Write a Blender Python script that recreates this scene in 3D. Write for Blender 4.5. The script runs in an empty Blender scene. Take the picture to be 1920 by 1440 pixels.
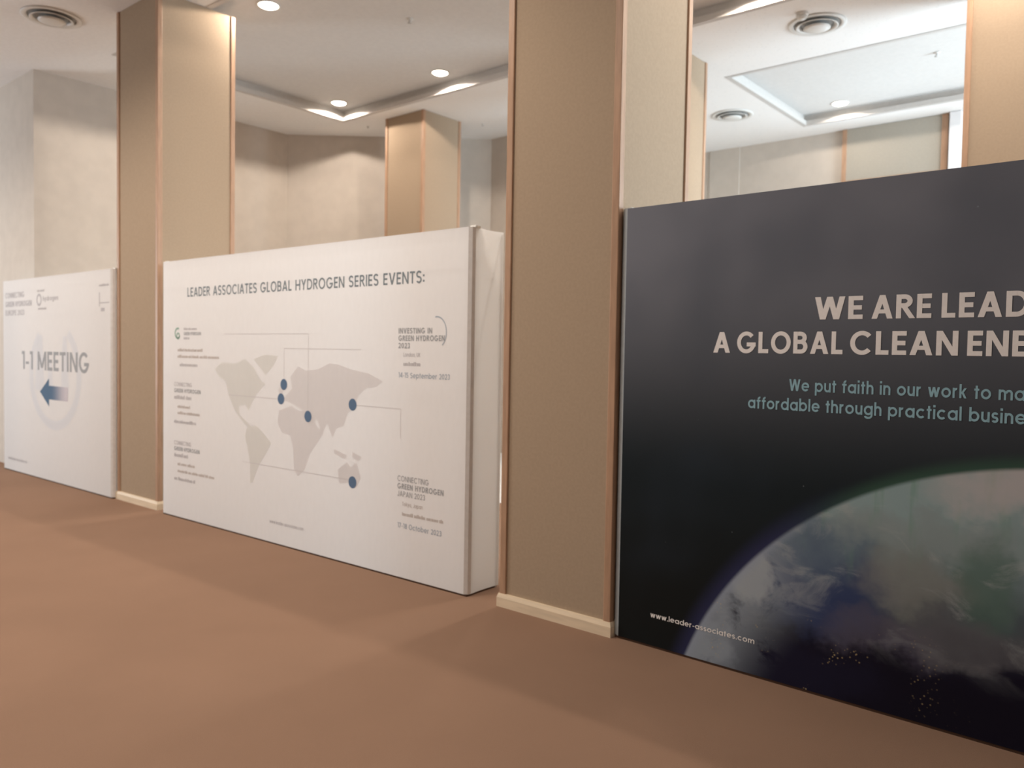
import bpy, bmesh, math, random
from mathutils import Vector, Matrix
R = math.radians
random.seed(4)
scn = bpy.context.scene
COL = scn.collection

# ------------------------------------------------------------------ camera
cd = bpy.data.cameras.new('camera')
cam = bpy.data.objects.new('camera', cd); COL.objects.link(cam)
cd.sensor_fit = 'HORIZONTAL'; cd.sensor_width = 36.0
cd.lens = 1504.2 / 1920 * 36.0
cd.clip_end = 100
cd.dof.use_dof = True          # the photograph is softly focused
cd.dof.focus_distance = 2.7
cd.dof.aperture_fstop = 3.0
YAW, PITCH, ROLL = R(39.87), R(2.177), R(0.965)
cam.matrix_world = (Matrix.Translation((0, 0, 1.5)) @ Matrix.Rotation(YAW, 4, 'Z')
                    @ Matrix.Rotation(R(90) - PITCH, 4, 'X') @ Matrix.Rotation(ROLL, 4, 'Z'))
scn.camera = cam

# ------------------------------------------------------------------ world, exposure, large lights
scn.view_settings.view_transform = 'Standard'
scn.view_settings.look = 'None'
scn.view_settings.gamma = 1.0
scn.view_settings.use_curve_mapping = False
scn.view_settings.exposure = 0.0
wd = bpy.data.worlds.new('world'); scn.world = wd
wd.use_nodes = True
bg = wd.node_tree.nodes['Background']
bg.inputs[0].default_value = (1.0, 0.88, 0.76, 1); bg.inputs[1].default_value = 0.20


def aim(o, target):
    o.rotation_euler = (Vector(target) - o.location).to_track_quat('-Z', 'Y').to_euler()


def area(name, loc, target, sx, sy, power, colour):
    l = bpy.data.lights.new(name, 'AREA'); l.shape = 'RECTANGLE'
    l.size, l.size_y = sx, sy; l.energy = power; l.color = colour
    o = bpy.data.objects.new(name, l); COL.objects.link(o)
    o.location = loc; aim(o, target)
    return o


def spot(name, loc, power, colour, angle=165, blend=0.25, radius=0.05):
    l = bpy.data.lights.new(name, 'SPOT'); l.energy = power; l.color = colour
    l.spot_size = R(angle); l.spot_blend = blend; l.shadow_soft_size = radius
    o = bpy.data.objects.new(name, l); COL.objects.link(o); o.location = loc
    return o


WARM = (1.0, 0.88, 0.76)
COOL = (0.72, 0.89, 1.0)
FOYER = (1.0, 0.89, 0.77)
# unseen window added in the back hall's right wall to light ceiling and pillars
area('added_right_daylight', (3.35, 9.5, 2.3), (-4.0, 7.8, 3.7), 2.9, 2.6, 760, COOL)
# daylight added at the back wall below the fabric panel, from an unseen window
area('added_back_daylight', (-3.12, 11.66, 2.15), (-3.12, 3.0, 2.15), 1.1, 3.4, 60, COOL)
# cool light added at the far left to brighten the foyer's left wall
area('added_left_daylight', (-16.0, -1.5, 2.0), (-11.0, 3.6, 2.2), 2.2, 2.6, 320, (0.86, 0.94, 1.0))
# downlights of the foyer in front of the banners (above and behind the camera)
for fx, fy, pw in ((-12.6, 0.8, 180), (-9.6, 1.0, 210), (-7.0, 1.3, 225), (-4.2, 2.0, 275), (-7.0, -1.3, 80), (-4.6, -1.2, 120), (-2.3, -0.3, 120)):
    spot('foyer_downlight_lamp', (fx, fy, 4.68), pw, FOYER, 160, 0.6, 0.12)


# ------------------------------------------------------------------ materials
class NT:
    """small helper to write node maths as expressions"""
    def __init__(s, name, rough=0.6, spec=0.3):
        s.m = bpy.data.materials.new(name); s.m.use_nodes = True
        s.t = s.m.node_tree; s.b = s.t.nodes['Principled BSDF']
        s.b.inputs['Roughness'].default_value = rough
        s.b.inputs['Specular IOR Level'].default_value = spec

    def node(s, t, **kw):
        n = s.t.nodes.new(t)
        for k, v in kw.items(): setattr(n, k, v)
        return n

    def put(s, sock, v):
        if isinstance(v, bpy.types.NodeSocket): s.t.links.new(v, sock)
        else: sock.default_value = v

    def math(s, op, a, b=0.0, c=0.0, clamp=False):
        n = s.node('ShaderNodeMath', operation=op, use_clamp=clamp)
        s.put(n.inputs[0], a); s.put(n.inputs[1], b); s.put(n.inputs[2], c)
        return n.outputs[0]

    def ramp(s, v, a, b):            # smooth 0..1 between a and b (b may be below a)
        n = s.node('ShaderNodeMapRange', interpolation_type='SMOOTHSTEP')
        s.put(n.inputs[0], v)
        if a < b: n.inputs[1].default_value, n.inputs[2].default_value, n.inputs[3].default_value, n.inputs[4].default_value = a, b, 0, 1
        else: n.inputs[1].default_value, n.inputs[2].default_value, n.inputs[3].default_value, n.inputs[4].default_value = b, a, 1, 0
        return n.outputs[0]

    def mix(s, f, a, b):
        n = s.node('ShaderNodeMix', data_type='RGBA')
        s.put(n.inputs[0], f)
        for i, v in ((6, a), (7, b)):
            if isinstance(v, tuple): n.inputs[i].default_value = (*v, 1)
            else: s.t.links.new(v, n.inputs[i])
        return n.outputs[2]

    def coord(s, kind='Object'):
        return s.node('ShaderNodeTexCoord').outputs[kind]

    def noise(s, vec, scale, detail=3.0, rough=0.5, dist=0.0):
        n = s.node('ShaderNodeTexNoise'); s.put(n.inputs['Vector'], vec)
        n.inputs['Scale'].default_value = scale; n.inputs['Detail'].default_value = detail
        n.inputs['Roughness'].default_value = rough; n.inputs['Distortion'].default_value = dist
        return n.outputs[0]

    def bump(s, h, strength, dist=0.01):
        n = s.node('ShaderNodeBump'); n.inputs['Strength'].default_value = strength
        n.inputs['Distance'].default_value = dist
        s.t.links.new(h, n.inputs['Height']); s.t.links.new(n.outputs[0], s.b.inputs['Normal'])

    def base(s, c):
        if isinstance(c, tuple): s.b.inputs['Base Color'].default_value = (*c, 1)
        else: s.t.links.new(c, s.b.inputs['Base Color'])


def srgb(r, g, b):
    f = lambda v: (v / 255 / 12.92) if v / 255 <= 0.04045 else ((v / 255 + 0.055) / 1.055) ** 2.4
    return (f(r), f(g), f(b))


def mottled(name, c, amount=0.08, scale=40, rough=0.6, spec=0.3, bump=0.0, bscale=None, aniso=None):
    n = NT(name, rough, spec)
    v = n.coord()
    if aniso:
        mp = n.node('ShaderNodeMapping'); mp.inputs['Scale'].default_value = aniso
        n.t.links.new(v, mp.inputs[0]); v = mp.outputs[0]
    f = n.noise(v, scale, 4)
    d = tuple(x * (1 - amount) for x in c); u = tuple(min(1, x * (1 + amount)) for x in c)
    n.base(n.mix(n.ramp(f, 0.3, 0.7), d, u))
    if bump: n.bump(n.noise(v, bscale or scale * 3, 2), bump)
    return n.m


def cloth(name, c, through, scale, bump):
    """thin stretched polyester: part of the light passes through it"""
    n = NT(name, 0.8, 0.1)
    mp = n.node('ShaderNodeMapping'); mp.inputs['Scale'].default_value = (1, 1, 0.35); n.t.links.new(n.coord(), mp.inputs[0])
    f = n.noise(mp.outputs[0], scale, 3)
    col = n.mix(n.ramp(f, 0.3, 0.7), tuple(x * 0.985 for x in c), c)
    n.base(col)
    if bump: n.bump(f, bump)
    tr = n.node('ShaderNodeBsdfTranslucent'); n.t.links.new(col, tr.inputs['Color'])
    mx = n.node('ShaderNodeMixShader'); mx.inputs[0].default_value = through
    n.t.links.new(n.b.outputs[0], mx.inputs[1]); n.t.links.new(tr.outputs[0], mx.inputs[2])
    n.t.links.new(mx.outputs[0], n.t.nodes['Material Output'].inputs['Surface'])
    return n.m


M = {}
M['carpet'] = mottled('carpet', (0.290, 0.180, 0.124), 0.04, 1.2, 0.95, 0.05, 0.3, 400)
M['hall_floor'] = mottled('bounce_floor', (0.80, 0.80, 0.80), 0.04, 5, 0.5, 0.3)  # unseen floor kept pale so it bounces light onto the ceilings
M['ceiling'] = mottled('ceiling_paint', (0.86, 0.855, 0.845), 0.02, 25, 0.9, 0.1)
M['tray'] = mottled('tray_shade_tone', (0.69, 0.68, 0.665), 0.02, 20, 0.9, 0.1)  # greyer than the lower ceiling: the recess's shade is in the colour
M['crown'] = mottled('crown_shade_tone', (0.60, 0.575, 0.55), 0.02, 20, 0.8, 0.15)  # toned down so the colour carries the dark of the unlit riser
M['plaster'] = mottled('wall_plaster', (0.60, 0.54, 0.48), 0.03, 6, 0.85, 0.1)
M['fabric'] = mottled('pillar_fabric', (0.415, 0.318, 0.230), 0.03, 60, 0.9, 0.08, 0.15, 500)
M['wood'] = mottled('trim_wood', (0.44, 0.275, 0.18), 0.10, 9, 0.45, 0.3, 0, None, (6, 6, 0.6))
M['skirting'] = mottled('skirting_wood', (0.78, 0.64, 0.47), 0.06, 8, 0.5, 0.3, 0, None, (0.6, 6, 6))
M['white_print'] = cloth('white_banner_fabric', (0.835, 0.825, 0.83), 0.22, 30, 0.0)
M['white_side'] = cloth('white_side_fabric', (0.92, 0.94, 0.95), 0.50, 3, 0.35)
M['hem'] = mottled('grey_hem', (0.74, 0.72, 0.71), 0.04, 30, 0.7, 0.2)
M['base_shadow'] = mottled('base_shadow_strip', (0.10, 0.055, 0.035), 0.05, 30, 0.6, 0.2)  # dark strip standing in for the shadow gap under each banner
M['black_side'] = mottled('black_side_fabric', (0.10, 0.10, 0.105), 0.05, 30, 0.8, 0.1)
M['steel_edge'] = mottled('steel_edge', (0.33, 0.36, 0.38), 0.05, 30, 0.45, 0.4)
M['ink_grey'] = mottled('ink_slate', srgb(126, 136, 143), 0.03, 60, 0.8, 0.1)
M['ink_mid'] = mottled('ink_mid_grey', srgb(164, 166, 170), 0.03, 60, 0.8, 0.1)
M['ink_pale'] = mottled('ink_pale_grey', srgb(188, 185, 188), 0.03, 60, 0.8, 0.1)
M['ink_brown'] = mottled('ink_warm_grey', srgb(194, 184, 178), 0.03, 60, 0.8, 0.1)
M['ink_blue'] = mottled('ink_pale_blue', srgb(168, 178, 190), 0.03, 60, 0.8, 0.1)
M['ink_map'] = cloth('ink_map_grey', (0.835, 0.815, 0.825), 0.22, 30, 0.0)
M['ink_map_green'] = cloth('ink_map_greenish', (0.83, 0.825, 0.805), 0.22, 30, 0.0)
M['ink_line'] = cloth('ink_hairline', (0.76, 0.74, 0.75), 0.22, 30, 0.0)
M['ink_dot'] = mottled('ink_navy', srgb(98, 122, 152), 0.03, 60, 0.8, 0.1)
M['ink_drop'] = cloth('ink_watermark', (0.825, 0.83, 0.86), 0.22, 30, 0.0)
M['ink_green'] = mottled('ink_green', srgb(150, 178, 165), 0.03, 60, 0.8, 0.1)
M['ink_white'] = mottled('ink_white', (0.86, 0.83, 0.82), 0.02, 60, 0.8, 0.1)
M['ink_teal'] = mottled('ink_teal', srgb(146, 184, 198), 0.03, 60, 0.8, 0.1)
M['metal_white'] = mottled('white_enamel', (0.74, 0.73, 0.70), 0.02, 30, 0.4, 0.4)
M['dark_gap'] = mottled('duct_grey', (0.42, 0.42, 0.41), 0.05, 30, 0.8, 0.1)
M['door_white'] = mottled('door_paint', (0.80, 0.79, 0.80), 0.02, 10, 0.5, 0.3)
M['chrome'] = mottled('chrome', (0.6, 0.58, 0.56), 0.03, 30, 0.25, 0.6)
M['panel_fabric'] = mottled('panel_fabric', (0.42, 0.385, 0.33), 0.03, 60, 0.9, 0.08)


def acoustic():
    n = NT('acoustic_ceiling', 0.9, 0.1)
    v = n.coord()
    vo = n.node('ShaderNodeTexVoronoi'); vo.inputs['Scale'].default_value = 22
    n.t.links.new(v, vo.inputs['Vector'])
    pit = n.ramp(vo.outputs['Distance'], 0.22, 0.08)
    n.base(n.mix(pit, (0.88, 0.87, 0.855), (0.78, 0.77, 0.755)))
    return n.m


M['acoustic'] = acoustic()


def lens():
    n = NT('lamp_lens', 0.5)
    n.base((0.9, 0.85, 0.8))
    n.b.inputs['Emission Color'].default_value = (1.0, 0.90, 0.76, 1)
    n.b.inputs['Emission Strength'].default_value = 14.0
    return n.m


M['lens'] = lens()


def pane():
    n = NT('added_glow_pane', 0.2)
    n.base((0.6, 0.65, 0.7))
    n.b.inputs['Emission Color'].default_value = (0.85, 0.94, 1, 1); n.b.inputs['Emission Strength'].default_value = 0.4  # soft glow added for the unseen back window
    return n.m


M['pane'] = pane()


def arrow_ink():
    n = NT('ink_arrow', 0.8, 0.1)
    s = n.node('ShaderNodeSeparateXYZ'); n.t.links.new(n.coord(), s.inputs[0])
    n.base(n.mix(n.ramp(s.outputs[0], 1.42, 1.87), srgb(92, 116, 142), srgb(205, 198, 204)))
    return n.m


M['ink_arrow'] = arrow_ink()


def space_print():
    """printed night picture: dark sky over the rim of the planet, local x from the left edge, z up"""
    n = NT('space_print', 0.75, 0.12)
    co = n.coord()
    s = n.node('ShaderNodeSeparateXYZ'); n.t.links.new(co, s.inputs[0])
    x, z = n.math('SUBTRACT', s.outputs[0], 0.036), s.outputs[2]
    cx, cz, rad = 1.99, -0.609, 1.713
    dx = n.math('SUBTRACT', x, cx); dz = n.math('SUBTRACT', z, cz)
    d = n.math('SQRT', n.math('ADD', n.math('MULTIPLY', dx, dx), n.math('MULTIPLY', dz, dz)))
    ang = n.math('ARCTAN2', dz, dx)            # pi/2 = top, larger = further left

    def blob(bx, bz, rx, rz, soft=1.0, w=None):
        ax = n.math('DIVIDE', n.math('SUBTRACT', wx, bx), rx); az = n.math('DIVIDE', n.math('SUBTRACT', wz, bz), rz)
        q = n.math('ADD', n.math('MULTIPLY', ax, ax), n.math('MULTIPLY', az, az))
        return n.ramp(q, 1.0 + soft, max(0.0, 1.0 - soft))
    # wobbled coordinates for blotches
    n1 = n.noise(co, 3.0, 4, 0.6); n2 = n.noise(co, 4.1, 4, 0.6)
    wx = n.math('ADD', x, n.math('MULTIPLY', n.math('SUBTRACT', n1, 0.5), 0.35))
    wz = n.math('ADD', z, n.math('MULTIPLY', n.math('SUBTRACT', n2, 0.5), 0.35))
    # sky, with the cloth's sheen painted in: slate at the top, black-green in the middle, black at the bottom
    sky = n.mix(n.ramp(z, 0.85, 2.15), srgb(29, 37, 42), srgb(118, 121, 131))
    sky = n.mix(n.ramp(z, 1.1, 0.2), sky, srgb(23, 25, 25))
    bl = n.noise(co, 1.3, 2)
    sky = n.mix(n.math('MULTIPLY', n.ramp(bl, 0.45, 0.75), 0.35), sky, srgb(50, 60, 74))
    vs = n.node('ShaderNodeTexVoronoi'); vs.inputs['Scale'].default_value = 7; n.t.links.new(co, vs.inputs['Vector'])
    star = n.ramp(vs.outputs['Distance'], 0.035, 0.015)
    sky = n.mix(n.math('MULTIPLY', star, 0.35), sky, srgb(150, 160, 170))
    # glow outside the rim: green near the top, violet-blue further left
    out = n.math('SUBTRACT', d, rad)
    gl = n.math('MULTIPLY', n.ramp(out, 0.075, -0.01), n.ramp(ang, 2.35, 1.95))
    sky = n.mix(n.math('MULTIPLY', gl, 0.85), sky, srgb(62, 92, 78))
    gl2 = n.math('MULTIPLY', n.ramp(out, 0.10, 0.0), n.ramp(ang, 2.0, 2.35))
    sky = n.mix(n.math('MULTIPLY', gl2, 0.7), sky, srgb(52, 54, 92))
    # planet
    depth = n.math('SUBTRACT', rad, d)
    e = n.mix(n.ramp(wz, 0.22, 0.98), srgb(26, 22, 40), srgb(142, 164, 168))
    e = n.mix(n.math('MULTIPLY', blob(1.02, 0.50, 0.30, 0.20, 0.8), 0.85), e, srgb(50, 62, 104))
    e = n.mix(n.math('MULTIPLY', blob(0.98, 0.68, 0.26, 0.14, 0.9), 0.75), e, srgb(98, 114, 132))
    e = n.mix(n.math('MULTIPLY', blob(1.45, 0.80, 0.34, 0.10, 0.9), 0.6), e, srgb(140, 150, 152))
    e = n.mix(n.math('MULTIPLY', blob(1.42, 0.58, 0.20, 0.13, 0.9), 0.6), e, srgb(138, 138, 134))
    e = n.mix(n.math('MULTIPLY', blob(1.68, 0.62, 0.10, 0.16, 0.9), 0.6), e, srgb(82, 108, 96))
    e = n.mix(n.math('MULTIPLY', blob(1.30, 0.33, 0.22, 0.10, 0.9), 0.6), e, srgb(94, 90, 108))
    e = n.mix(n.math('MULTIPLY', blob(1.62, 0.38, 0.26, 0.09, 0.9), 0.5), e, srgb(110, 108, 114))
    e = n.mix(n.math('MULTIPLY', blob(1.45, 0.08, 0.6, 0.16, 0.9), 0.85), e, srgb(20, 16, 30))
    e = n.mix(n.math('MULTIPLY', blob(0.95, 0.10, 0.34, 0.12, 0.9), 0.7), e, srgb(30, 28, 50))
    # thin vertical sweeps of green light over the rim
    mp = n.node('ShaderNodeMapping'); mp.inputs['Scale'].default_value = (7, 1, 1.2); n.t.links.new(co, mp.inputs[0])
    st = n.noise(mp.outputs[0], 1.6, 3, 0.6)
    sw = n.math('MULTIPLY', n.ramp(st, 0.52, 0.68), n.math('MULTIPLY', n.ramp(depth, 0.42, 0.05), n.ramp(ang, 2.35, 2.05)))
    e = n.mix(n.math('MULTIPLY', sw, 0.5), e, srgb(104, 146, 120))
    # pale cloud bank along the left rim
    cl = n.math('MULTIPLY', n.ramp(depth, 0.42, 0.02), n.ramp(ang, 2.22, 2.42))
    cn = n.noise(co, 4.5, 5, 0.65, 0.6)
    e = n.mix(n.math('MULTIPLY', cl, n.ramp(cn, 0.36, 0.54)), e, srgb(142, 152, 164))
    e = n.mix(n.math('MULTIPLY', blob(0.70, 0.50, 0.085, 0.14, 0.6), 0.85), e, srgb(160, 168, 176))
    e = n.mix(n.math('MULTIPLY', blob(0.55, 0.16, 0.12, 0.17, 0.6), 0.8), e, srgb(146, 156, 168))
    # wispy grey clouds everywhere in the upper half
    mp2 = n.node('ShaderNodeMapping'); mp2.inputs['Scale'].default_value = (1.6, 1, 3.2)
    mp2.inputs['Rotation'].default_value = (0, R(25), 0); n.t.links.new(co, mp2.inputs[0])
    wi = n.noise(mp2.outputs[0], 2.2, 6, 0.62, 0.8)
    e = n.mix(n.math('MULTIPLY', n.ramp(wi, 0.52, 0.72), n.math('MULTIPLY', n.ramp(z, 0.15, 0.6), 0.5)), e, srgb(168, 174, 176))
    # pinkish haze towards the top right
    e = n.mix(n.math('MULTIPLY', blob(1.95, 1.0, 0.42, 0.10, 0.9), 0.75), e, srgb(192, 184, 186))
    # city lights on the night side
    vc = n.node('ShaderNodeTexVoronoi'); vc.inputs['Scale'].default_value = 55; n.t.links.new(co, vc.inputs['Vector'])
    cy = n.ramp(vc.outputs['Distance'], 0.30, 0.08)
    dens = n.ramp(n.noise(co, 5.5, 3, 0.6), 0.52, 0.70)
    band = n.math('MULTIPLY', n.ramp(z, 0.42, 0.30), n.ramp(x, 1.75, 1.2))
    e = n.mix(n.math('MULTIPLY', n.math('MULTIPLY', cy, dens), n.math('MULTIPLY', band, 0.9)), e, srgb(190, 168, 124))
    # bright rim line on the left
    rim = n.math('MULTIPLY', n.ramp(depth, 0.05, 0.0), n.ramp(ang, 2.1, 2.4))
    e = n.mix(n.math('MULTIPLY', rim, 0.7), e, srgb(150, 160, 178))
    c = n.mix(n.ramp(depth, -0.012, 0.012), sky, e)
    n.base(c)
    return n.m


M['space'] = space_print()


# ------------------------------------------------------------------ mesh helpers
def link(name, bm, mat, parent=None, smooth=False, loc=None):
    me = bpy.data.meshes.new(name)
    bmesh.ops.recalc_face_normals(bm, faces=bm.faces[:])
    bm.to_mesh(me); bm.free()
    for m in (mat if isinstance(mat, (list, tuple)) else [mat]): me.materials.append(M[m])
    if smooth:
        for p in me.polygons: p.use_smooth = True
    o = bpy.data.objects.new(name, me); COL.objects.link(o)
    if parent: o.parent = parent
    if loc: o.location = loc
    return o


def box(bm, x0, x1, y0, y1, z0, z1, mi=0, bevel=0.0):
    vs = [bm.verts.new((x, y, z)) for x in (x0, x1) for y in (y0, y1) for z in (z0, z1)]
    fs = [bm.faces.new([vs[i] for i in q]) for q in ((0, 1, 3, 2), (4, 6, 7, 5), (0, 4, 5, 1), (2, 3, 7, 6), (0, 2, 6, 4), (1, 5, 7, 3))]
    for f in fs: f.material_index = mi
    if bevel:
        es = list({e for f in fs for e in f.edges})
        bmesh.ops.bevel(bm, geom=es, offset=bevel, segments=2, affect='EDGES', profile=0.5)


def prism(bm, pts, z0, z1, mi=0):
    a = [bm.verts.new((x, y, z0)) for x, y in pts]; b = [bm.verts.new((x, y, z1)) for x, y in pts]
    n = len(pts)
    fs = [bm.faces.new(a[::-1]), bm.faces.new(b)] + [bm.faces.new((a[i], a[(i + 1) % n], b[(i + 1) % n], b[i])) for i in range(n)]
    for f in fs: f.material_index = mi


def lathe(bm, prof, seg=40, cx=0, cy=0):
    rings = []
    for r, z in prof:
        if r < 1e-6: rings.append([bm.verts.new((cx, cy, z))])
        else: rings.append([bm.verts.new((cx + r * math.cos(2 * math.pi * k / seg), cy + r * math.sin(2 * math.pi * k / seg), z)) for k in range(seg)])
    for a, b in zip(rings, rings[1:]):
        for k in range(seg):
            k2 = (k + 1) % seg
            if len(a) == 1 and len(b) == 1: continue
            if len(a) == 1: bm.faces.new((a[0], b[k], b[k2]))
            elif len(b) == 1: bm.faces.new((a[k], a[k2], b[0]))
            else: bm.faces.new((a[k], a[k2], b[k2], b[k]))


def tag(o, label=None, cat=None, group=None, kind=None):
    if label: o['label'] = label
    if cat: o['category'] = cat
    if group: o['group'] = group
    if kind: o['kind'] = kind
    return o


def empty(name, loc):
    o = bpy.data.objects.new(name, None); COL.objects.link(o); o.location = loc
    o.empty_display_size = 0.2
    return o


def struct(name, bm, mat, label, cat):
    return tag(link(name, bm, mat), label, cat, kind='structure')


# ------------------------------------------------------------------ lettering (stroke built)
def glyph(ch, w):
    """polygons of one letter with cap height 1; returns (polys, advance width)"""
    P = []; h = w / 2

    def rect(x0, y0, x1, y1): P.append([(x0, y0), (x1, y0), (x1, y1), (x0, y1)])

    def dia(x0, y0, x1, y1, k=1.12):
        a = h * k
        P.append([(x0 - a, y0), (x0 + a, y0), (x1 + a, y1), (x1 - a, y1)])

    def arc(cx, cy, rx, ry, a0, a1, n=None):
        n = n or max(4, int(abs(a1 - a0) / 12))
        for i in range(n):
            t0, t1 = R(a0 + (a1 - a0) * i / n), R(a0 + (a1 - a0) * (i + 1) / n)
            q = [(cx + (rx + s) * math.cos(t), cy + (ry + s) * math.sin(t)) for t, s in ((t0, -h), (t0, h), (t1, h), (t1, -h))]
            P.append(q)
    X = 0.76   # x-height
    xr = (X - w) / 2; xc = X / 2
    W = 0.6
    if ch == ' ': return P, 0.30
    if ch == 'A':
        W = 0.80; dia(h * 1.12, 0, W / 2, 1); dia(W - h * 1.12, 0, W / 2, 1); rect(0.2, 0.22, 0.6, 0.22 + w * .9)
    elif ch in 'BPR':
        W = 0.64; rect(0, 0, w, 1); ry = (0.56 - w) / 2; cy = 1 - h - ry; rx = 0.20
        xr0 = 0.60 - h - rx
        rect(w, 1 - w, xr0, 1); rect(w, cy - ry - h, xr0, cy - ry + h); arc(xr0, cy, rx, ry, -90, 90)
        if ch == 'B':
            ry2 = (cy - ry - h) / 2; cy2 = h + ry2; x2 = 0.64 - h - rx
            rect(w, 0, x2, w); arc(x2, cy2, rx, ry2, -90, 90); rect(w, cy - ry - h, x2, cy - ry + h)
        if ch == 'R': dia(0.62 - h * .2, 0, 0.30, 0.48)
    elif ch in 'CGOQ':
        rx = 0.46 - h; ry = 0.52 - h; c = 0.46; W = 0.92
        if ch == 'C': arc(c, 0.5, rx, ry, 42, 318); W = 0.86
        elif ch == 'G': arc(c, 0.5, rx, ry, 42, 360); rect(c + 0.02, 0.5 - w, c + rx + h, 0.5); W = 0.93
        else: arc(c, 0.5, rx, ry, 0, 360)
    elif ch == 'D':
        W = 0.76; rect(0, 0, w, 1); rx = 0.42 - h; x0 = 0.34
        rect(w, 0, x0, w); rect(w, 1 - w, x0, 1); arc(x0, 0.5, rx, 0.5 - h, -90, 90)
    elif ch == 'E': W = 0.52; rect(0, 0, w, 1); rect(w, 0, W, w); rect(w, 0.5 - h, W * .93, 0.5 + h); rect(w, 1 - w, W, 1)
    elif ch == 'F': W = 0.5; rect(0, 0, w, 1); rect(w, 0.48 - h, W * .93, 0.48 + h); rect(w, 1 - w, W, 1)
    elif ch == 'H': W = 0.72; rect(0, 0, w, 1); rect(W - w, 0, W, 1); rect(w, 0.5 - h, W - w, 0.5 + h)
    elif ch == 'I': W = w; rect(0, 0, w, 1)
    elif ch == 'J': W = 0.5; rect(W - w, 0.3, W, 1); arc(0.25, 0.27, 0.25 - h, 0.27 - h, 180, 360)
    elif ch == 'K': W = 0.64; rect(0, 0, w, 1); dia(W - h, 1, w + .02, 0.45); dia(W - h, 0, w + .08, 0.55)
    elif ch == 'L': W = 0.48; rect(0, 0, w, 1); rect(w, 0, W, w)
    elif ch == 'M': W = 0.92; rect(0, 0, w, 1); rect(W - w, 0, W, 1); dia(h, 1, W / 2, 0.12); dia(W - h, 1, W / 2, 0.12)
    elif ch == 'N': W = 0.74; rect(0, 0, w, 1); rect(W - w, 0, W, 1); dia(h * 1.1, 1, W - h * 1.1, 0)
    elif ch == 'S':
        ry = (1.04 - w) / 4; rx = 0.31 - h; c = 0.31; W = 0.62
        arc(c, 1.02 - h - ry, rx, ry, 25, 270); arc(c, -0.02 + h + ry, rx, ry, 90, -155)
    elif ch == 'T': W = 0.58; rect(0, 1 - w, W, 1); rect(W / 2 - h, 0, W / 2 + h, 1 - w)
    elif ch == 'U': W = 0.70; c = 0.35; arc(c, c, c - h, c - h + .02, 180, 360); rect(0, c, w, 1); rect(W - w, c, W, 1)
    elif ch == 'V': W = 0.78; dia(h * 1.12, 1, W / 2, 0); dia(W - h * 1.12, 1, W / 2, 0)
    elif ch == 'W': W = 1.12; dia(h * 1.1, 1, .31, 0); dia(.31, 0, W / 2, 1); dia(W / 2, 1, W - .31, 0); dia(W - .31, 0, W - h * 1.1, 1)
    elif ch == 'Y': W = 0.72; dia(h * 1.12, 1, W / 2, 0.42); dia(W - h * 1.12, 1, W / 2, 0.42); rect(W / 2 - h, 0, W / 2 + h, 0.45)
    elif ch == 'Z': W = 0.6; rect(0, 1 - w, W, 1); rect(0, 0, W, w); dia(h * 1.2, w * .5, W - h * 1.2, 1 - w * .5, 1.3)
    elif ch == '-': W = 0.36; rect(0, 0.36 - h * .8, W, 0.36 + h * .8)
    elif ch == ':': W = w * 1.1; rect(0, 0.08, W, 0.08 + w * 1.1); rect(0, 0.52, W, 0.52 + w * 1.1)
    elif ch == '.': W = w * 1.1; rect(0, 0, W, w * 1.1)
    elif ch == ',': W = w * 1.1; rect(0, 0, W, w * 1.1); dia(h * .3, -0.15, h, 0.02)
    elif ch == '1': W = 0.32; rect(W - w, 0, W, 1); rect(0, 1 - w, W - w, 1)
    elif ch == '2': W = 0.58; arc(.29, .71, .29 - h, .29 - h, 170, -35); dia(.14, w * .6, .48, .56); rect(0, 0, W, w)
    elif ch == '3': W = 0.58; arc(.29, .74, .27 - h, .26 - h, 160, -90); arc(.29, .27, .29 - h, .27 - h, 90, -160)
    elif ch == '4': W = 0.64; rect(.42, 0, .42 + w, 1); rect(0, .2, W, .2 + w); dia(h, .22, .44, 1)
    elif ch == '5': W = 0.58; rect(.06, 1 - w, .52, 1); rect(.06, .5, .06 + w, 1); arc(.27, .32, .31 - h, .32 - h, 120, -150)
    elif ch == '7': W = 0.54; rect(0, 1 - w, W, 1); dia(.14, 0, W - h, 1 - w)
    elif ch == '8': W = 0.58; arc(.29, .74, .26 - h, .26 - h, 0, 360); arc(.29, .27, .29 - h, .27 - h, 0, 360)
    elif ch == '0': W = 0.64; arc(.32, .5, .32 - h, .5 - h, 0, 360)
    # lower case
    elif ch in 'abdgpqoce':
        rx = xr; W = X
        if ch == 'c': arc(xc, xc, rx, rx, 45, 315); W = X * .92
        elif ch == 'e': arc(xc, xc, rx, rx, 0, 318); rect(w * .6, xc - h * .8, X - w * .2, xc + h * .8)
        else: arc(xc, xc, rx, rx, 0, 360)
        if ch == 'a': rect(X - w, 0, X, X)
        if ch == 'b': rect(0, 0, w, 1.06)
        if ch == 'd': rect(X - w, 0, X, 1.06)
        if ch == 'p': rect(0, -.3, w, X)
        if ch == 'q': rect(X - w, -.3, X, X)
        if ch == 'g': rect(X - w, -.02, X, X); arc(xc, -.02, rx, .28 - h, 200, 360)
    elif ch in 'nhmru':
        r = 0.29
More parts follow.
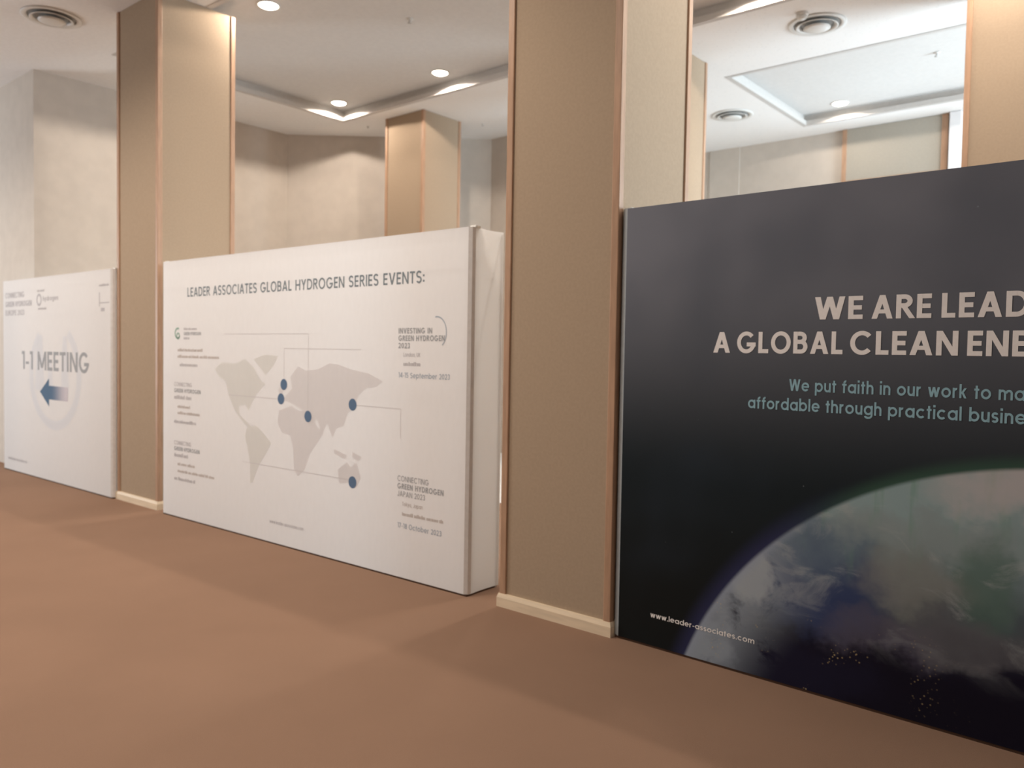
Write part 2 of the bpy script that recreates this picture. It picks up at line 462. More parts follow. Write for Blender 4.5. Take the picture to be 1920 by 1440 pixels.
        if ch == 'u': W = .62; rect(0, r, w, X); rect(W - w, 0, W, X); arc(.31, .31, .31 - h, .31 - h, 180, 360)
        else:
            rect(0, 0, w, 1.06 if ch == 'h' else X)
            if ch == 'r': W = .40; arc(.31, X - .31, .31 - h, .31 - h, 180, 80)
            elif ch == 'm':
                W = 1.04
                for k in (0, 1): c = .28 + k * .48; arc(c, X - .28, .28 - h, .28 - h, 180, 0); rect(c + .28 - w, 0, c + .28, X - .28)
            else: W = .62; arc(.31, X - .31, .31 - h, .31 - h, 180, 0); rect(W - w, 0, W, X - .31)
    elif ch == 'f': W = .40; rect(.10, 0, .10 + w, .80); arc(.10 + h + .16, .82, .16, .23 - h, 180, 80); rect(0, X - w * .9, W, X)
    elif ch == 't': W = .38; rect(.10, 0, .10 + w, .98); rect(0, X - w * .9, W, X)
    elif ch == 'i': W = w; rect(0, 0, w, X); rect(-.01, .9, w + .01, .9 + w * 1.05)
    elif ch == 'l': W = w; rect(0, 0, w, 1.06)
    elif ch == 'k': W = .58; rect(0, 0, w, 1.06); dia(W - h * 1.3, X, w + .01, .34); dia(W - h * 1.2, 0, w + .08, .42)
    elif ch == 's':
        ry = (X + .02 - w) / 4; rx = 0.25 - h; W = .50
        arc(.25, X + .01 - h - ry, rx, ry, 25, 270); arc(.25, -.01 + h + ry, rx, ry, 90, -155)
    elif ch == 'v': W = .62; dia(h * 1.12, X, W / 2, 0); dia(W - h * 1.12, X, W / 2, 0)
    elif ch == 'w': W = .94; dia(h, X, .27, 0); dia(.27, 0, W / 2, X); dia(W / 2, X, W - .27, 0); dia(W - .27, 0, W - h, X)
    elif ch == 'y': W = .62; dia(W - h * 1.12, X, .18, -.3); dia(h * 1.12, X, W / 2, 0.02)
    return P, W


def write(bm, s, x0, z0, cap, x1=None, w=0.17, sp=0.13, y=-0.0012):
    """letters standing on the plane y; x1 fits the line's end"""
    polys = []; pen = 0.0
    for ch in s:
        g, a = glyph(ch, w)
        polys += [[(px + pen, pz) for px, pz in p] for p in g]
        pen += a + sp
    nat = pen - sp
    sx = (x1 - x0) / nat if x1 is not None else cap
    for i, p in enumerate(polys):         # hair's breadth steps keep overlapping strokes from sharing a plane
        yy = y - 0.00004 * (i % 12)
        bm.faces.new([bm.verts.new((x0 + px * sx, yy, z0 + pz * cap)) for px, pz in p])


def flat(bm, pts, y=-0.0008):
    bm.faces.new([bm.verts.new((x, y, z)) for x, z in pts])


def ellipse(bm, cx, cz, rx, rz, y=-0.0012, n=32):
    flat(bm, [(cx + rx * math.cos(2 * math.pi * k / n), cz + rz * math.sin(2 * math.pi * k / n)) for k in range(n)], y)


def ringarc(bm, cx, cz, r0, r1, a0, a1, y=-0.0012, n=28, sx=1.0):
    for k in range(n):
        t0, t1 = R(a0 + (a1 - a0) * k / n), R(a0 + (a1 - a0) * (k + 1) / n)
        flat(bm, [(cx + sx * r * math.cos(t), cz + r * math.sin(t)) for t, r in ((t0, r0), (t0, r1), (t1, r1), (t1, r0))], y)


def scribble(bm, x0, x1, z, hgt, y=-0.0012, seed=0):
    """an illegible line of print: short strokes of uneven width"""
    rg = random.Random(seed); x = x0
    while x < x1 - 0.004:
        n = rg.choice((3, 4, 6, 7, 5)); wl = min(n * hgt * .62, x1 - x)
        xx = x
        while xx < x + wl - 0.002:
            ww = hgt * rg.uniform(.22, .42); t = rg.choice((.72, .72, 1.0, .75))
            flat(bm, [(xx, z), (min(xx + ww, x1), z), (min(xx + ww, x1), z + hgt * t), (xx, z + hgt * t)], y)
            xx += ww + hgt * rg.uniform(.10, .2)
        x += wl + hgt * .38


def printpart(name, parent, mat, fn, label=None):
    bm = bmesh.new(); fn(bm)
    o = link(name, bm, mat, parent)
    if label: o['label'] = label
    return o


# ------------------------------------------------------------------ the room
CZ, UZ = 4.727, 4.867      # lower ceiling, tray ceiling
T1 = (-9.161, 1.6, 4.08, 7.177)     # x0 x1 y0 y1
T2 = (-4.124, 2.6, 8.788, 11.192)
WB, WL = 11.763, -10.44

bm = bmesh.new(); box(bm, -17, 4.2, -4.5, 4.9, -0.12, 0.0)
struct('floor', bm, 'carpet', 'plain brown carpet floor running up to the banners', 'floor')
bm = bmesh.new(); box(bm, -5.2, 4.2, 4.9, 12.2, -0.12, 0.0)
struct('floor', bm, 'carpet', 'brown carpet of the hall behind the black banner', 'floor')
bm = bmesh.new(); box(bm, -17, -5.2, 4.9, 12.2, -0.12, 0.0)
struct('floor', bm, 'hall_floor', 'unseen hall floor behind the white banners, pale to bounce light upward', 'floor')

bm = bmesh.new()
xs0, xs1 = -17, 4.2
zt = 5.15
G = 0.05      # the sunken panels run a little past the moulding, over a shadow gap
t1 = (T1[0] - G, T1[1] + G, T1[2] - G, T1[3] + G); t2 = (T2[0] - G, T2[1] + G, T2[2] - G, T2[3] + G)
box(bm, xs0, xs1, -4.5, t1[2], CZ, zt, 1)
box(bm, xs0, t1[0], t1[2], t1[3], CZ, zt, 1); box(bm, t1[1], xs1, t1[2], t1[3], CZ, zt, 1)
box(bm, xs0, xs1, t1[3], t2[2], CZ, zt, 0)
box(bm, xs0, t2[0], t2[2], t2[3], CZ, zt, 0); box(bm, t2[1], xs1, t2[2], t2[3], CZ, zt, 0)
box(bm, xs0, xs1, t2[3], 12.2, CZ, zt, 0)
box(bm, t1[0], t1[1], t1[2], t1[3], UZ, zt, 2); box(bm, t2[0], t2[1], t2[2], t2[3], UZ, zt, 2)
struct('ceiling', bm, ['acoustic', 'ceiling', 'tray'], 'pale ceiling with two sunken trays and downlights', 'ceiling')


def crown(name, T, label):
    bm = bmesh.new(); a, b, c, d = T
    prof = [(-0.055, CZ - 0.004), (0.004, CZ - 0.004), (0.004, CZ + 0.058), (-0.045, CZ + 0.062), (-0.045, UZ + 0.01)]   # inset from the tray edge, height
    loops = []
    for o, z in prof:
        loops.append([bm.verts.new(p) for p in ((a + o, c + o, z), (b - o, c + o, z), (b - o, d - o, z), (a + o, d - o, z))])
    for p, q in zip(loops, loops[1:]):
        for k in range(4): bm.faces.new((p[k], p[(k + 1) % 4], q[(k + 1) % 4], q[k]))
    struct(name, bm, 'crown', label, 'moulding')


crown('trim_1', T1, 'pale stepped moulding around the ceiling tray over the white banner')
crown('trim_2', T2, 'pale stepped moulding around the farther ceiling tray')

def wallbox(name, pts, label, z1=CZ, mat='plaster'):
    bm = bmesh.new(); prism(bm, pts, 0, z1)
    return struct(name, bm, mat, label, 'wall')


wallbox('wall_left', [(WL, 3.67), (WL, 7.14), (-8.13, 9.16), (-8.35, 9.4), (-10.75, 7.3), (-10.75, 3.87), (-16.8, 3.87), (-16.8, 3.67)],
        'beige plaster wall on the left with a slanted corner behind the far pillar')
wallbox('wall_back', [(-8.13, 9.16), (-6.3, 9.16), (-6.3, WB), (-5.83, WB), (-5.83, WB - .015), (-5.34, WB - .015), (-5.34, WB), (4.0, WB), (4.0, 12.1), (-6.6, 12.1), (-6.6, 9.4), (-8.13, 9.4)],
        'pale plaster back wall with a boxed pier and a stepped corner')
bm = bmesh.new()
box(bm, 3.75, 4.0, 4.2, 7.8, 0, CZ); box(bm, 3.75, 4.0, 11.2, WB, 0, CZ)
box(bm, 3.75, 4.0, 7.8, 11.2, 0, 0.6); box(bm, 3.75, 4.0, 7.8, 11.2, 4.0, CZ)
struct('wall_right', bm, 'plaster', 'pale plaster wall with an added wide window opening', 'wall')
bm = bmesh.new()
for y0, y1 in ((7.8, 7.87), (9.47, 9.53), (11.13, 11.2)): box(bm, 3.8, 3.9, y0, y1, 0.6, 4.0)
box(bm, 3.8, 3.9, 7.87, 11.13, 0.6, 0.67); box(bm, 3.8, 3.9, 7.87, 11.13, 3.93, 4.0)
struct('added_window_1', bm, 'door_white', 'unseen white framed window added in the right wall of the back hall', 'window')  # unseen window added to go with the daylight from the right

# fabric wall panel with wooden edges and the door lining on the back wall
wp = tag(empty('wall_panel', (-3.12, WB, 0)), 'greenish beige fabric panel with wood edges on the back wall above the black banner', 'wall panel')
bm = bmesh.new(); box(bm, -0.62, 0.585, -0.03, 0, 4.0, CZ - .005); link('fabric_panel', bm, 'panel_fabric', wp)
bm = bmesh.new(); box(bm, -0.68, -0.62, -0.045, 0, 0, CZ - .005); link('edge_trim', bm, 'wood', wp)
bm = bmesh.new(); box(bm, 0.585, 0.66, -0.045, 0, 0, CZ - .005); link('edge_trim', bm, 'wood', wp)
bm = bmesh.new(); box(bm, -0.62, 0.585, -0.045, 0, 3.94, 4.0); link('cross_trim', bm, 'wood', wp)
bm = bmesh.new()
for a, b, c, d in ((-3.72, -2.56, 0.3, 0.36), (-3.72, -2.56, 3.86, 3.92), (-3.72, -3.66, 0.36, 3.86), (-2.62, -2.56, 0.36, 3.86), (-3.16, -3.12, 0.36, 3.86)): box(bm, a, b, WB - .04, WB, c, d)
struct('added_window_2', bm, 'door_white', 'white frame of the unseen tall window added in the back wall', 'window')  # unseen window added to go with the daylight from the back
bm = bmesh.new(); box(bm, -3.66, -2.62, WB - .01, WB - .004, 0.36, 3.86)
struct('added_window_3', bm, 'pane', 'glowing panes of the unseen tall window added in the back wall', 'window')
bm = bmesh.new()
box(bm, -2.44, -2.30, WB - .09, WB, 0, CZ - .005, 0, 0.008); box(bm, -1.2, -1.06, WB - .09, WB, 0, CZ - .005, 0, 0.008)
box(bm, -2.30, -1.2, WB - .07, WB, 2.3, 2.44); box(bm, -2.30, -1.2, WB - .03, WB, 0, 2.3)
struct('door_1', bm, 'door_white', 'white door lining rising to the ceiling beside the wood edged wall panel', 'door')


# ------------------------------------------------------------------ pillars
def pillar(x0, x1, y0, y1, label):
    cx, cy = (x0 + x1) / 2, (y0 + y1) / 2
    hx, hy = (x1 - x0) / 2, (y1 - y0) / 2
    r = tag(empty('pillar', (cx, cy, 0)), label, 'pillar', 'fabric clad pillars')
    t = 0.045; ins = 0.012; top = CZ - 0.002
    bm = bmesh.new(); box(bm, -hx + ins, hx - ins, -hy + ins, hy - ins, 0.0, top)
    link('fabric_cladding', bm, 'fabric', r)
    for sx in (-1, 1):
        for sy in (-1, 1):
            bm = bmesh.new()
            xa, xb = sorted((sx * hx, sx * (hx - t))); ya, yb = sorted((sy * hy, sy * (hy - t)))
            box(bm, xa, xb, ya, yb, 0.075, top, 0, 0.004)
            link('corner_trim', bm, 'wood', r)
    bm = bmesh.new(); p = 0.012
    prof = [(p, 0), (p, 0.055), (0.004, 0.078), (-0.02, 0.078)]
    loops = [[bm.verts.new(v) for v in ((-hx - o, -hy - o, z), (hx + o, -hy - o, z), (hx + o, hy + o, z), (-hx - o, hy + o, z))] for o, z in prof]
    for a, b in zip(loops, loops[1:]):
        for k in range(4): bm.faces.new((a[k], a[(k + 1) % 4], b[(k + 1) % 4], b[k]))
    link('skirting', bm, 'skirting', r)
    return r


pillar(-8.035, -7.21, 3.56, 4.335, 'tall beige fabric pillar with wood corners between the two white banners')
pillar(-3.065, -2.288, 3.585, 4.345, 'tall beige fabric pillar with wood corners between white and black banners')
pillar(-8.625, -7.865, 7.488, 8.214, 'distant beige pillar seen above the top of the large white banner')
pillar(-4.90, -4.131, 7.488, 8.214, 'beige pillar mostly hidden behind the pillar left of the black banner')
pillar(-1.467, -0.70, 7.488, 8.214, 'sunlit beige pillar rising behind the black banner at the right edge')

# ------------------------------------------------------------------ banners
def banner(name, x0, x1, y, depth, label, front, side, rot=0.0, H=2.262, hem='hem', e=0.028):
    """fabric pop-up wall; local origin at the front face's lower left corner"""
    r = tag(empty(name, (x0, y, 0)), label, 'banner', 'fabric pop-up banners')
    r.rotation_euler.z = rot
    w = x1 - x0
    bm = bmesh.new()
    if front == 'space': box(bm, e, w - e, 0, 0.006, 0.014, H)
    else:          # single layer of stretched cloth with its hem folded back at the top
        q = [bm.verts.new(v) for v in ((e, 0, 0.014), (w - e, 0, 0.014), (w - e, 0, H), (e, 0, H), (w - e, 0.03, H), (e, 0.03, H))]
        bm.faces.new(q[:4]); bm.faces.new((q[3], q[2], q[4], q[5]))
    link('front_panel', bm, front, r)
    for s in (0, 1):
        bm = bmesh.new()
        pts = [(e, 0.0), (0.006, 0.012), (0, 0.035), (e, 0.05)]
        if s: pts = [(w - a, b) for a, b in pts]
        prism(bm, pts, 0.014, H); link('edge_hem', bm, hem, r)
        # side: taut cloth slightly bowed inwards
        bm = bmesh.new(); n, mz = 10, 12
        xx = w if s else 0.0; sg = -1 if s else 1
        grid = [[bm.verts.new((xx + sg * 0.012 * math.sin(math.pi * i / n) * (0.6 + 0.4 * math.sin(math.pi * j / mz)), 0.035 + (depth - 0.035) * i / n,
                               0.014 + (H - 0.014 - 0.003 * math.sin(math.pi * i / n) * (j == mz)) * j / mz)) for j in range(mz + 1)] for i in range(n + 1)]
        for i in range(n):
            for j in range(mz): bm.faces.new((grid[i][j], grid[i + 1][j], grid[i + 1][j + 1], grid[i][j + 1]))
        link('side_panel', bm, side, r, True)
    # frame behind the cloth: tubes at the back and the base
    bm = bmesh.new()
    for xx in (0.02, w - 0.02): box(bm, xx - .008, xx + .008, depth - .02, depth - .004, 0, H - .01)
    for zz in (0.02, H - .02): box(bm, 0.02, w - .02, depth - .02, depth - .004, zz - .008, zz + .008)
    link('folding_frame', bm, 'chrome', r)
    bm = bmesh.new(); box(bm, 0.012, w - 0.012, 0.008, depth - .01, 0.0, 0.016); link('base_shadow_strip', bm, 'base_shadow', r)
    bm = bmesh.new()
    for xx in (0.02, w - 0.02): box(bm, xx - .025, xx + .025, 0.03, 0.075, H - .004, H + .012, 0, .004)
    link('corner_clip', bm, 'metal_white', r)
    return r


# ---- large white banner (world map)
x0b, x1b = -7.035, -3.315
yb = 3.512
rot2 = math.atan2(3.571 - 3.512, x1b - x0b)
B2 = banner('event_banner', x0b, x1b, yb, 0.30, 'large white fabric banner with a pale world map and blue dots', 'white_print', 'white_side', rot2)
ox = x0b - 0.0
L = lambda x: x - x0b          # world x of the reading -> local


def b2_headline(bm): write(bm, 'LEADER ASSOCIATES GLOBAL HYDROGEN SERIES EVENTS:', L(-6.594), 1.940, 0.078, L(-3.715), 0.15, 0.15)


printpart('headline_lettering', B2, 'ink_grey', b2_headline, 'slate grey headline lettering')


LANDS = [
    ('ink_map_green', [(-6.16, 1.33), (-6.05, 1.39), (-5.86, 1.38), (-5.72, 1.42), (-5.60, 1.36), (-5.52, 1.27), (-5.44, 1.23), (-5.56, 1.15), (-5.63, 1.06), (-5.67, 1.01), (-5.71, 1.06), (-5.80, 1.04), (-5.79, .97), (-5.70, .93), (-5.62, .88), (-5.72, .90), (-5.86, 1.0), (-5.95, 1.12), (-6.0, 1.24), (-6.10, 1.27)]),
    ('ink_map_green', [(-5.60, 1.42), (-5.45, 1.46), (-5.28, 1.45), (-5.33, 1.38), (-5.44, 1.30), (-5.50, 1.35)]),
    ('ink_map_green', [(-5.68, .89), (-5.55, .90), (-5.45, .84), (-5.36, .78), (-5.42, .70), (-5.50, .62), (-5.55, .55), (-5.60, .45), (-5.64, .44), (-5.64, .58), (-5.68, .72), (-5.72, .80)]),
    ('ink_map', [(-5.26, 1.04), (-5.10, 1.08), (-5.02, 1.05), (-4.86, 1.05), (-4.80, .95), (-4.72, .91), (-4.80, .82), (-4.88, .74), (-4.94, .62), (-5.02, .56), (-5.07, .60), (-5.08, .76), (-5.12, .86), (-5.22, .87), (-5.28, .94)]),
    ('ink_map', [(-5.22, 1.12), (-5.10, 1.21), (-5.12, 1.30), (-5.02, 1.38), (-4.94, 1.35), (-4.80, 1.36), (-4.66, 1.41), (-4.55, 1.40), (-4.42, 1.37), (-4.24, 1.35), (-4.10, 1.30), (-4.16, 1.26), (-4.26, 1.25), (-4.34, 1.20), (-4.38, 1.12), (-4.46, 1.06), (-4.50, .97), (-4.58, .95), (-4.62, .88), (-4.68, .98), (-4.74, .90), (-4.80, 1.0), (-4.90, .95), (-4.98, 1.06), (-5.10, 1.10)]),
    ('ink_map', [(-4.60, .80), (-4.46, .77), (-4.48, .74), (-4.60, .77)]),
    ('ink_map', [(-4.56, .66), (-4.46, .72), (-4.42, .69), (-4.36, .73), (-4.31, .63), (-4.36, .55), (-4.46, .58), (-4.54, .56)]),
    ('ink_map', [(-4.40, .80), (-4.30, .77), (-4.34, .74), (-4.40, .76)]),
    ('ink_map', [(-5.27, 1.20), (-5.22, 1.23), (-5.21, 1.16), (-5.26, 1.15)]),
]
for k, (ink, pts) in enumerate(LANDS):
    printpart('continent', B2, ink, lambda bm: flat(bm, [(L(a), b) for a, b in pts], -0.0005 - 0.00003 * k))


def hair(bm, a, b, t=0.006):
    (xa, za), (xb, zb) = a, b
    if abs(xa - xb) < 1e-4: flat(bm, [(L(xa) - t / 2, za), (L(xa) + t / 2, za), (L(xa) + t / 2, zb), (L(xa) - t / 2, zb)], -0.0009)
    else: flat(bm, [(L(xa), za - t / 2), (L(xb), zb - t / 2), (L(xb), zb + t / 2), (L(xa), za + t / 2)], -0.0009)


for pts in ([(-6.02, 1.62), (-4.905, 1.62)], [(-4.905, 1.62), (-4.905, 1.03)], [(-5.20, 1.51), (-4.32, 1.51)], [(-5.20, 1.51), (-5.20, 1.27)], [(-5.95, 1.125), (-5.28, 1.125)],
            [(-4.36, 1.125), (-3.92, 1.125)], [(-3.92, 1.125), (-3.92, .93)], [(-5.75, .60), (-4.44, .60)]):
    printpart('connector_line', B2, 'ink_line', lambda bm: hair(bm, *pts))
for dx_, dz_ in ((-5.201, 1.237), (-5.236, 1.127), (-4.903, 1.014), (-4.403, 1.127), (-4.397, 0.587)):
    printpart('location_dot', B2, 'ink_dot', lambda bm: ellipse(bm, L(dx_), dz_, 0.042, 0.042, -0.0014))


def listing(name, x, rows, mats):
    """one event notice; rows: (text or None, x1, z, cap, weight, ink)"""
    head = None
    for (t, xa, x1, z, cap, wt, ink) in rows:
        bm = bmesh.new()
        if t: write(bm, t, L(xa), z, cap, L(x1), wt, 0.14)
        else: scribble(bm, L(xa), L(x1), z, cap, seed=int(z * 1000))
        o = link(name if head is None else 'text_line', bm, ink, B2 if head is None else head)
        head = head or o
    return head


listing('notice_lettering', 0, [('INVESTING IN', -3.948, -3.640, 1.618, 0.036, .20, 'ink_mid'), ('GREEN HYDROGEN', -3.948, -3.530, 1.570, 0.036, .20, 'ink_mid'),
                            ('2023', -3.948, -3.840, 1.522, 0.036, .20, 'ink_mid'), ('London, UK', -3.899, -3.744, 1.468, 0.026, .14, 'ink_pale'),
                            (None, -3.899, -3.743, 1.408, 0.026, .14, 'ink_pale'), ('14-15 September 2023', -3.943, -3.482, 1.330, 0.034, .15, 'ink_blue')],
        ('ink_mid', 'ink_pale', 'ink_blue'))
listing('notice_lettering', 0, [('CONNECTING', -3.942, -3.655, 0.650, 0.036, .14, 'ink_mid'), ('GREEN HYDROGEN', -3.942, -3.522, 0.600, 0.036, .20, 'ink_mid'),
                            ('JAPAN 2023', -3.942, -3.685, 0.550, 0.036, .14, 'ink_mid'), ('Tokyo, Japan', -3.895, -3.705, 0.490, 0.026, .14, 'ink_brown'),
                            (None, -3.895, -3.518, 0.425, 0.024, .14, 'ink_brown'), ('17-18 October 2023', -3.937, -3.536, 0.342, 0.034, .15, 'ink_blue')],
        ('ink_mid', 'ink_brown', 'ink_blue'))
listing('notice_lettering', 0, [(None, -6.655, -6.44, 1.655, 0.022, .14, 'ink_pale'), ('GREEN HYDROGEN', -6.655, -6.375, 1.610, 0.028, .20, 'ink_mid'), (None, -6.655, -6.56, 1.575, 0.022, .14, 'ink_pale'),
                            (None, -6.758, -6.345, 1.470, 0.026, .14, 'ink_brown'), (None, -6.758, -6.091, 1.414, 0.026, .14, 'ink_brown'), (None, -6.72, -6.43, 1.340, 0.030, .14, 'ink_pale')],
        ('ink_mid', 'ink_pale', 'ink_brown'))
listing('notice_lettering', 0, [('CONNECTING', -6.814, -6.52, 1.165, 0.034, .14, 'ink_pale'), ('GREEN HYDROGEN', -6.814, -6.378, 1.110, 0.034, .20, 'ink_mid'), (None, -6.814, -6.53, 1.052, 0.034, .14, 'ink_pale'),
                            (None, -6.757, -6.55, .975, 0.026, .14, 'ink_brown'), (None, -6.757, -6.393, .920, 0.026, .14, 'ink_brown'), (None, -6.813, -6.447, .840, 0.030, .14, 'ink_pale')],
        ('ink_mid', 'ink_pale', 'ink_brown'))
listing('notice_lettering', 0, [('CONNECTING', -6.813, -6.53, .650, 0.034, .14, 'ink_pale'), ('GREEN HYDROGEN', -6.813, -6.393, .598, 0.034, .20, 'ink_mid'), (None, -6.813, -6.58, .542, 0.034, .14, 'ink_pale'),
                            (None, -6.756, -6.472, .470, 0.026, .14, 'ink_brown'), (None, -6.756, -6.152, .408, 0.026, .14, 'ink_brown'), (None, -6.812, -6.463, .336, 0.030, .14, 'ink_pale')],
        ('ink_mid', 'ink_pale', 'ink_brown'))


def b2_logo(bm):
    ringarc(bm, L(-6.757), 1.628, 0.034, 0.050, 60, 330)
    ringarc(bm, L(-6.750), 1.604, 0.016, 0.030, 0, 360)


printpart('emblem', B2, 'ink_green', b2_logo, 'small pale green round emblem')
printpart('swoosh', B2, 'ink_blue', lambda bm: ringarc(bm, L(-3.60), 1.625, 0.094, 0.102, -55, 100, sx=0.85), 'thin grey arc over the notice')
printpart('address_lettering', B2, 'ink_pale', lambda bm: write(bm, 'www.leader-associates.com', L(-5.374), .162, .026, L(-4.947), .15))

# ---- black banner (planet)
B3x = -2.280
B3 = banner('space_banner', B3x, 1.45, 3.60, 0.30, 'black fabric banner with a planet rim and white capitals', 'space', 'black_side', R(-1.0), hem='steel_edge', e=0.036)
L3 = lambda x: x - B3x


def b3_head(bm):
    c = 0.0985
    write(bm, 'WE', L3(-1.256), 1.672, c, L3(-1.052), .19, .12)
    write(bm, 'ARE', L3(-1.016), 1.672, c, L3(-0.786), .19, .12)
    write(bm, 'LEAD', L3(-0.749), 1.672, c, L3(-0.448), .19, .12)
    write(bm, 'A', L3(-1.738), 1.521, c, L3(-1.652), .19, .12)
    write(bm, 'GLOBAL', L3(-1.617), 1.521, c, L3(-1.131), .19, .12)
    write(bm, 'CLEAN', L3(-1.100), 1.521, c, L3(-0.685), .19, .12)
    write(bm, 'ENE', L3(-0.653), 1.521, c, L3(-0.448), .19, .12)


printpart('headline_lettering', B3, 'ink_white', b3_head, 'bold white capital lettering')


def b3_sub(bm):
    write(bm, 'We put faith in our work to ma', L3(-1.361), 1.353, .053, L3(-0.452), .168, .13)
    write(bm, 'affordable through practical busine', L3(-1.554), 1.264, .053, L3(-0.446), .168, .13)


printpart('slogan_lettering', B3, 'ink_teal', b3_sub, 'pale teal slogan lettering')
printpart('address_lettering', B3, 'ink_white', lambda bm: write(bm, 'www.leader-associates.com', L3(-2.05), .160, .026, L3(-1.49), .16))

# ---- small white banner (meeting sign)
B1x = -10.945
B1 = banner('meeting_banner', B1x, -8.045, 3.495, 0.155, 'white fabric banner with a blue arrow pointing left', 'white_print', 'white_side', R(0.4))
L1 = lambda x: x - B1x


def b1_drop(bm):
    ringarc(bm, L1(-9.43), 1.18, 0.50, 0.60, 128, 415, -0.0005, 60, 1.15)
    for x0, x1, zt in ((-9.95, -9.70, 1.62), (-9.25, -9.05, 1.60), (-9.62, -9.45, 1.35)):
        flat(bm, [(L1(x0), 1.0), (L1(x1), 1.0), (L1(x1 - .05), zt), (L1(x0 + .05), zt)], -0.0007)


printpart('watermark', B1, 'ink_drop', b1_drop, 'faint blue grey ring behind the lettering')
printpart('headline_lettering', B1, 'ink_mid', lambda bm: write(bm, '1-1 MEETING', L1(-10.338), 1.226, .208, L1(-8.556), .17, .12), 'grey capital lettering')


def b1_arrow(bm):
    a, b, z = L1(-9.816), L1(-9.07), 0.985
    flat(bm, [(a, z), (a + .25, z - .155), (a + .25, z - .075), (b, z - .075), (b, z + .075), (a + .25, z + .075), (a + .25, z + .155)], -0.0016)


printpart('arrow', B1, 'ink_arrow', b1_arrow, 'blue arrow fading to the right')


def b1_title(bm):
    write(bm, 'CONNECTING', L1(-10.84), 2.056, .062, L1(-10.26), .17)
    write(bm, 'GREEN HYDROGEN', L1(-10.84), 1.952, .062, L1(-10.04), .22)
    write(bm, 'EUROPE 2023', L1(-10.84), 1.850, .062, L1(-10.26), .17)


printpart('title_lettering', B1, 'ink_pale', b1_title, 'small grey event title')


def b1_logo(bm):
    ringarc(bm, L1(-9.83), 2.01, .045, .070, 0, 360)
    write(bm, 'hydrogen', L1(-9.72), 1.995, .05, L1(-9.31), .20)
    scribble(bm, L1(-9.88), L1(-9.68), 2.10, .025, seed=5); scribble(bm, L1(-9.86), L1(-9.62), 1.90, .025, seed=6)


printpart('partner_logo', B1, 'ink_pale', b1_logo)


def b1_corner(bm):
    scribble(bm, L1(-8.32), L1(-8.10), 2.10, .022, seed=7)
    flat(bm, [(L1(-8.32), 1.90), (L1(-8.305), 1.90), (L1(-8.305), 2.04), (L1(-8.32), 2.04)])
    flat(bm, [(L1(-8.32), 1.93), (L1(-8.10), 1.93), (L1(-8.10), 1.94), (L1(-8.32), 1.94)])
    flat(bm, [(L1(-8.28), 1.85), (L1(-8.20), 1.85), (L1(-8.20), 1.885), (L1(-8.28), 1.885)])


printpart('corner_logo', B1, 'ink_pale', b1_corner)
printpart('address_lettering', B1, 'ink_pale', lambda bm: write(bm, 'www.leader-associates.com', L1(-10.78), .135, .035, L1(-10.2), .15))


# ------------------------------------------------------------------ ceiling fittings
def downlight(x, y, z, label, power):
    r = tag(empty('downlight', (x, y, z)), label, 'ceiling light', 'recessed ceiling downlights')
    bm = bmesh.new(); lathe(bm, [(0.092, -0.001), (0.114, -0.001), (0.116, -0.006), (0.110, -0.010), (0.095, -0.008), (0.092, -0.001)])
    link('bezel', bm, 'metal_white', r, True)
    bm = bmesh.new(); lathe(bm, [(0.0, -0.030), (0.035, -0.0285), (0.065, -0.023), (0.085, -0.013), (0.095, -0.002), (0, -0.001)]); link('lens', bm, 'lens', r, True)
    s = spot('downlight_lamp', (x, y, z - 0.034), power, WARM, 158, 0.10, 0.03)
    return r


DL = 95
names1 = {(-8.932, 6.925): 'lit downlight at the inner corner of the ceiling tray over the white banner',
          (-6.995, 6.925): 'lit downlight along the far edge of the tray above the distant pillar',
          (-6.995, 4.56): 'lit downlight near the top of the photo beside the left pillar'}
for y in (4.56, 6.925):
    for x in (-8.932, -6.995, -5.06, -3.12, -1.18, 0.755):
        downlight(x, y, UZ, names1.get((x, y), 'lit downlight in the ceiling tray hidden behind a pillar'), DL)
for x in (-3.59, -1.6, 0.4):
    downlight(x, 10.94, UZ, 'lit downlight in the farther tray above the black banner' if x < -3 else 'lit downlight in the farther tray behind the right pillar', DL * .4)


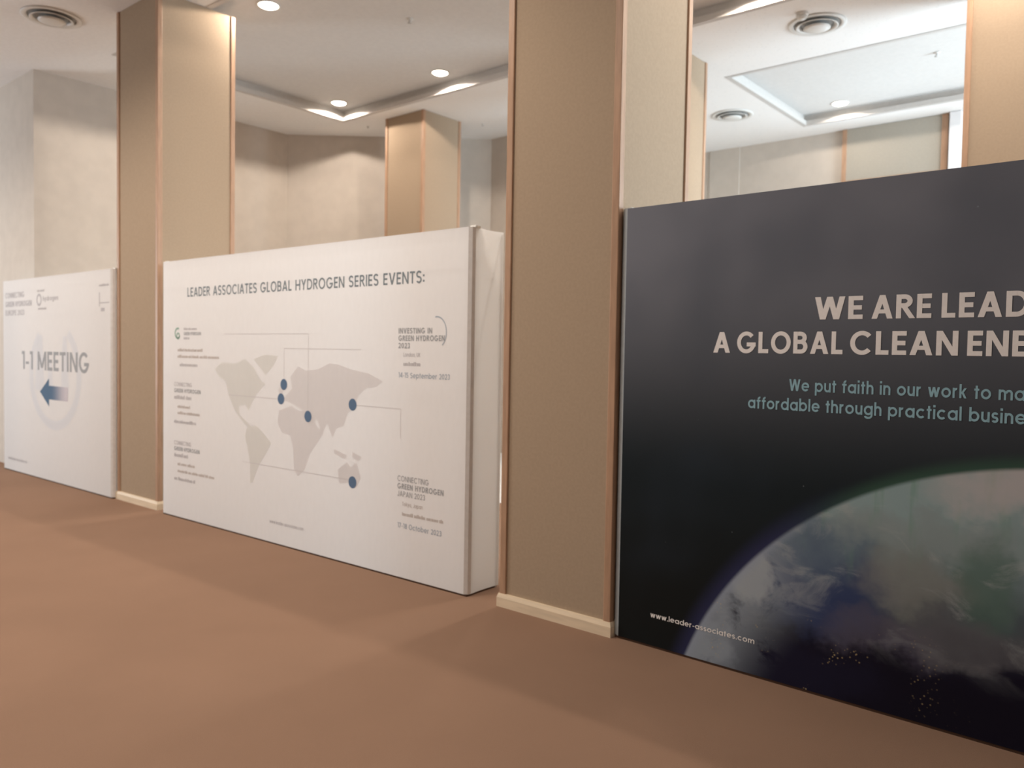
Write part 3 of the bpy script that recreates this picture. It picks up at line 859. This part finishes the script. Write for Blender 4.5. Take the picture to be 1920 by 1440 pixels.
def vent(x, y, label):
    r = tag(empty('air_vent', (x, y, CZ)), label, 'air vent', 'round ceiling air vents')
    bm = bmesh.new(); lathe(bm, [(0.215, -0.001), (0.265, -0.001), (0.268, -0.010), (0.258, -0.016), (0.225, -0.012), (0.205, -0.004), (0.215, -0.001)], 48)
    link('outer_ring', bm, 'metal_white', r, True)
    bm = bmesh.new(); lathe(bm, [(0, -0.001), (0.215, -0.001), (0.215, -0.003), (0, -0.003)], 48); link('duct_opening', bm, 'dark_gap', r)
    for ra, rb, za, zb in ((0.195, 0.150, -0.030, -0.006),):
        bm = bmesh.new(); lathe(bm, [(ra, za), (rb, zb), (rb - .006, zb), (ra - .006, za - .005), (ra, za)], 48); link('diffuser_cone', bm, 'metal_white', r, True)
    bm = bmesh.new(); lathe(bm, [(0, -0.030), (0.12, -0.036), (0.124, -0.042), (0.09, -0.052), (0, -0.058)], 48); link('centre_disc', bm, 'metal_white', r, True)


vent(-8.65, 3.21, 'round white air vent in the ceiling above the arrow banner')
vent(-2.83, 7.89, 'round white air vent nearest the black banner beside the smoke detector')
vent(-4.73, 10.15, 'round white air vent farther back beyond the right ceiling tray corner')

r = tag(empty('smoke_detector', (-2.86, 7.57, CZ)), 'small round smoke detector on the bright ceiling beside the vent', 'smoke detector')
bm = bmesh.new(); lathe(bm, [(0, -0.001), (0.055, -0.001), (0.057, -0.018), (0.05, -0.022), (0, -0.022)], 32); link('base_plate', bm, 'metal_white', r, True)
bm = bmesh.new(); lathe(bm, [(0, -0.022), (0.045, -0.022), (0.042, -0.045), (0.03, -0.056), (0, -0.058)], 32); link('sensor_head', bm, 'metal_white', r, True)


def sprinkler(x, y, z, label):
    r = tag(empty('sprinkler', (x, y, z)), label, 'sprinkler', 'ceiling sprinklers')
    if z == CZ: r.scale = (0.6, 0.6, 0.5)
    bm = bmesh.new(); lathe(bm, [(0, -0.001), (0.036, -0.001), (0.034, -0.008), (0.012, -0.012), (0, -0.012)], 24); link('escutcheon', bm, 'metal_white', r, True)
    bm = bmesh.new(); lathe(bm, [(0, -0.012), (0.012, -0.012), (0.010, -0.03), (0.006, -0.04), (0, -0.04)], 16); link('stem', bm, 'chrome', r, True)
    bm = bmesh.new(); lathe(bm, [(0, -0.040), (0.022, -0.040), (0.024, -0.043), (0, -0.045)], 24); link('deflector', bm, 'chrome', r, True)


sprinkler(-6.13, 5.63, UZ, 'small sprinkler head on the tray ceiling above the white banner')
sprinkler(-2.19, 9.77, UZ, 'small sprinkler head on the farther tray ceiling above the black banner')
sprinkler(-9.11, 7.58, CZ, 'tiny sprinkler head on the ceiling left of the distant pillar')
sprinkler(-7.71, 8.49, CZ, 'tiny sprinkler head on the ceiling right of the distant pillar')
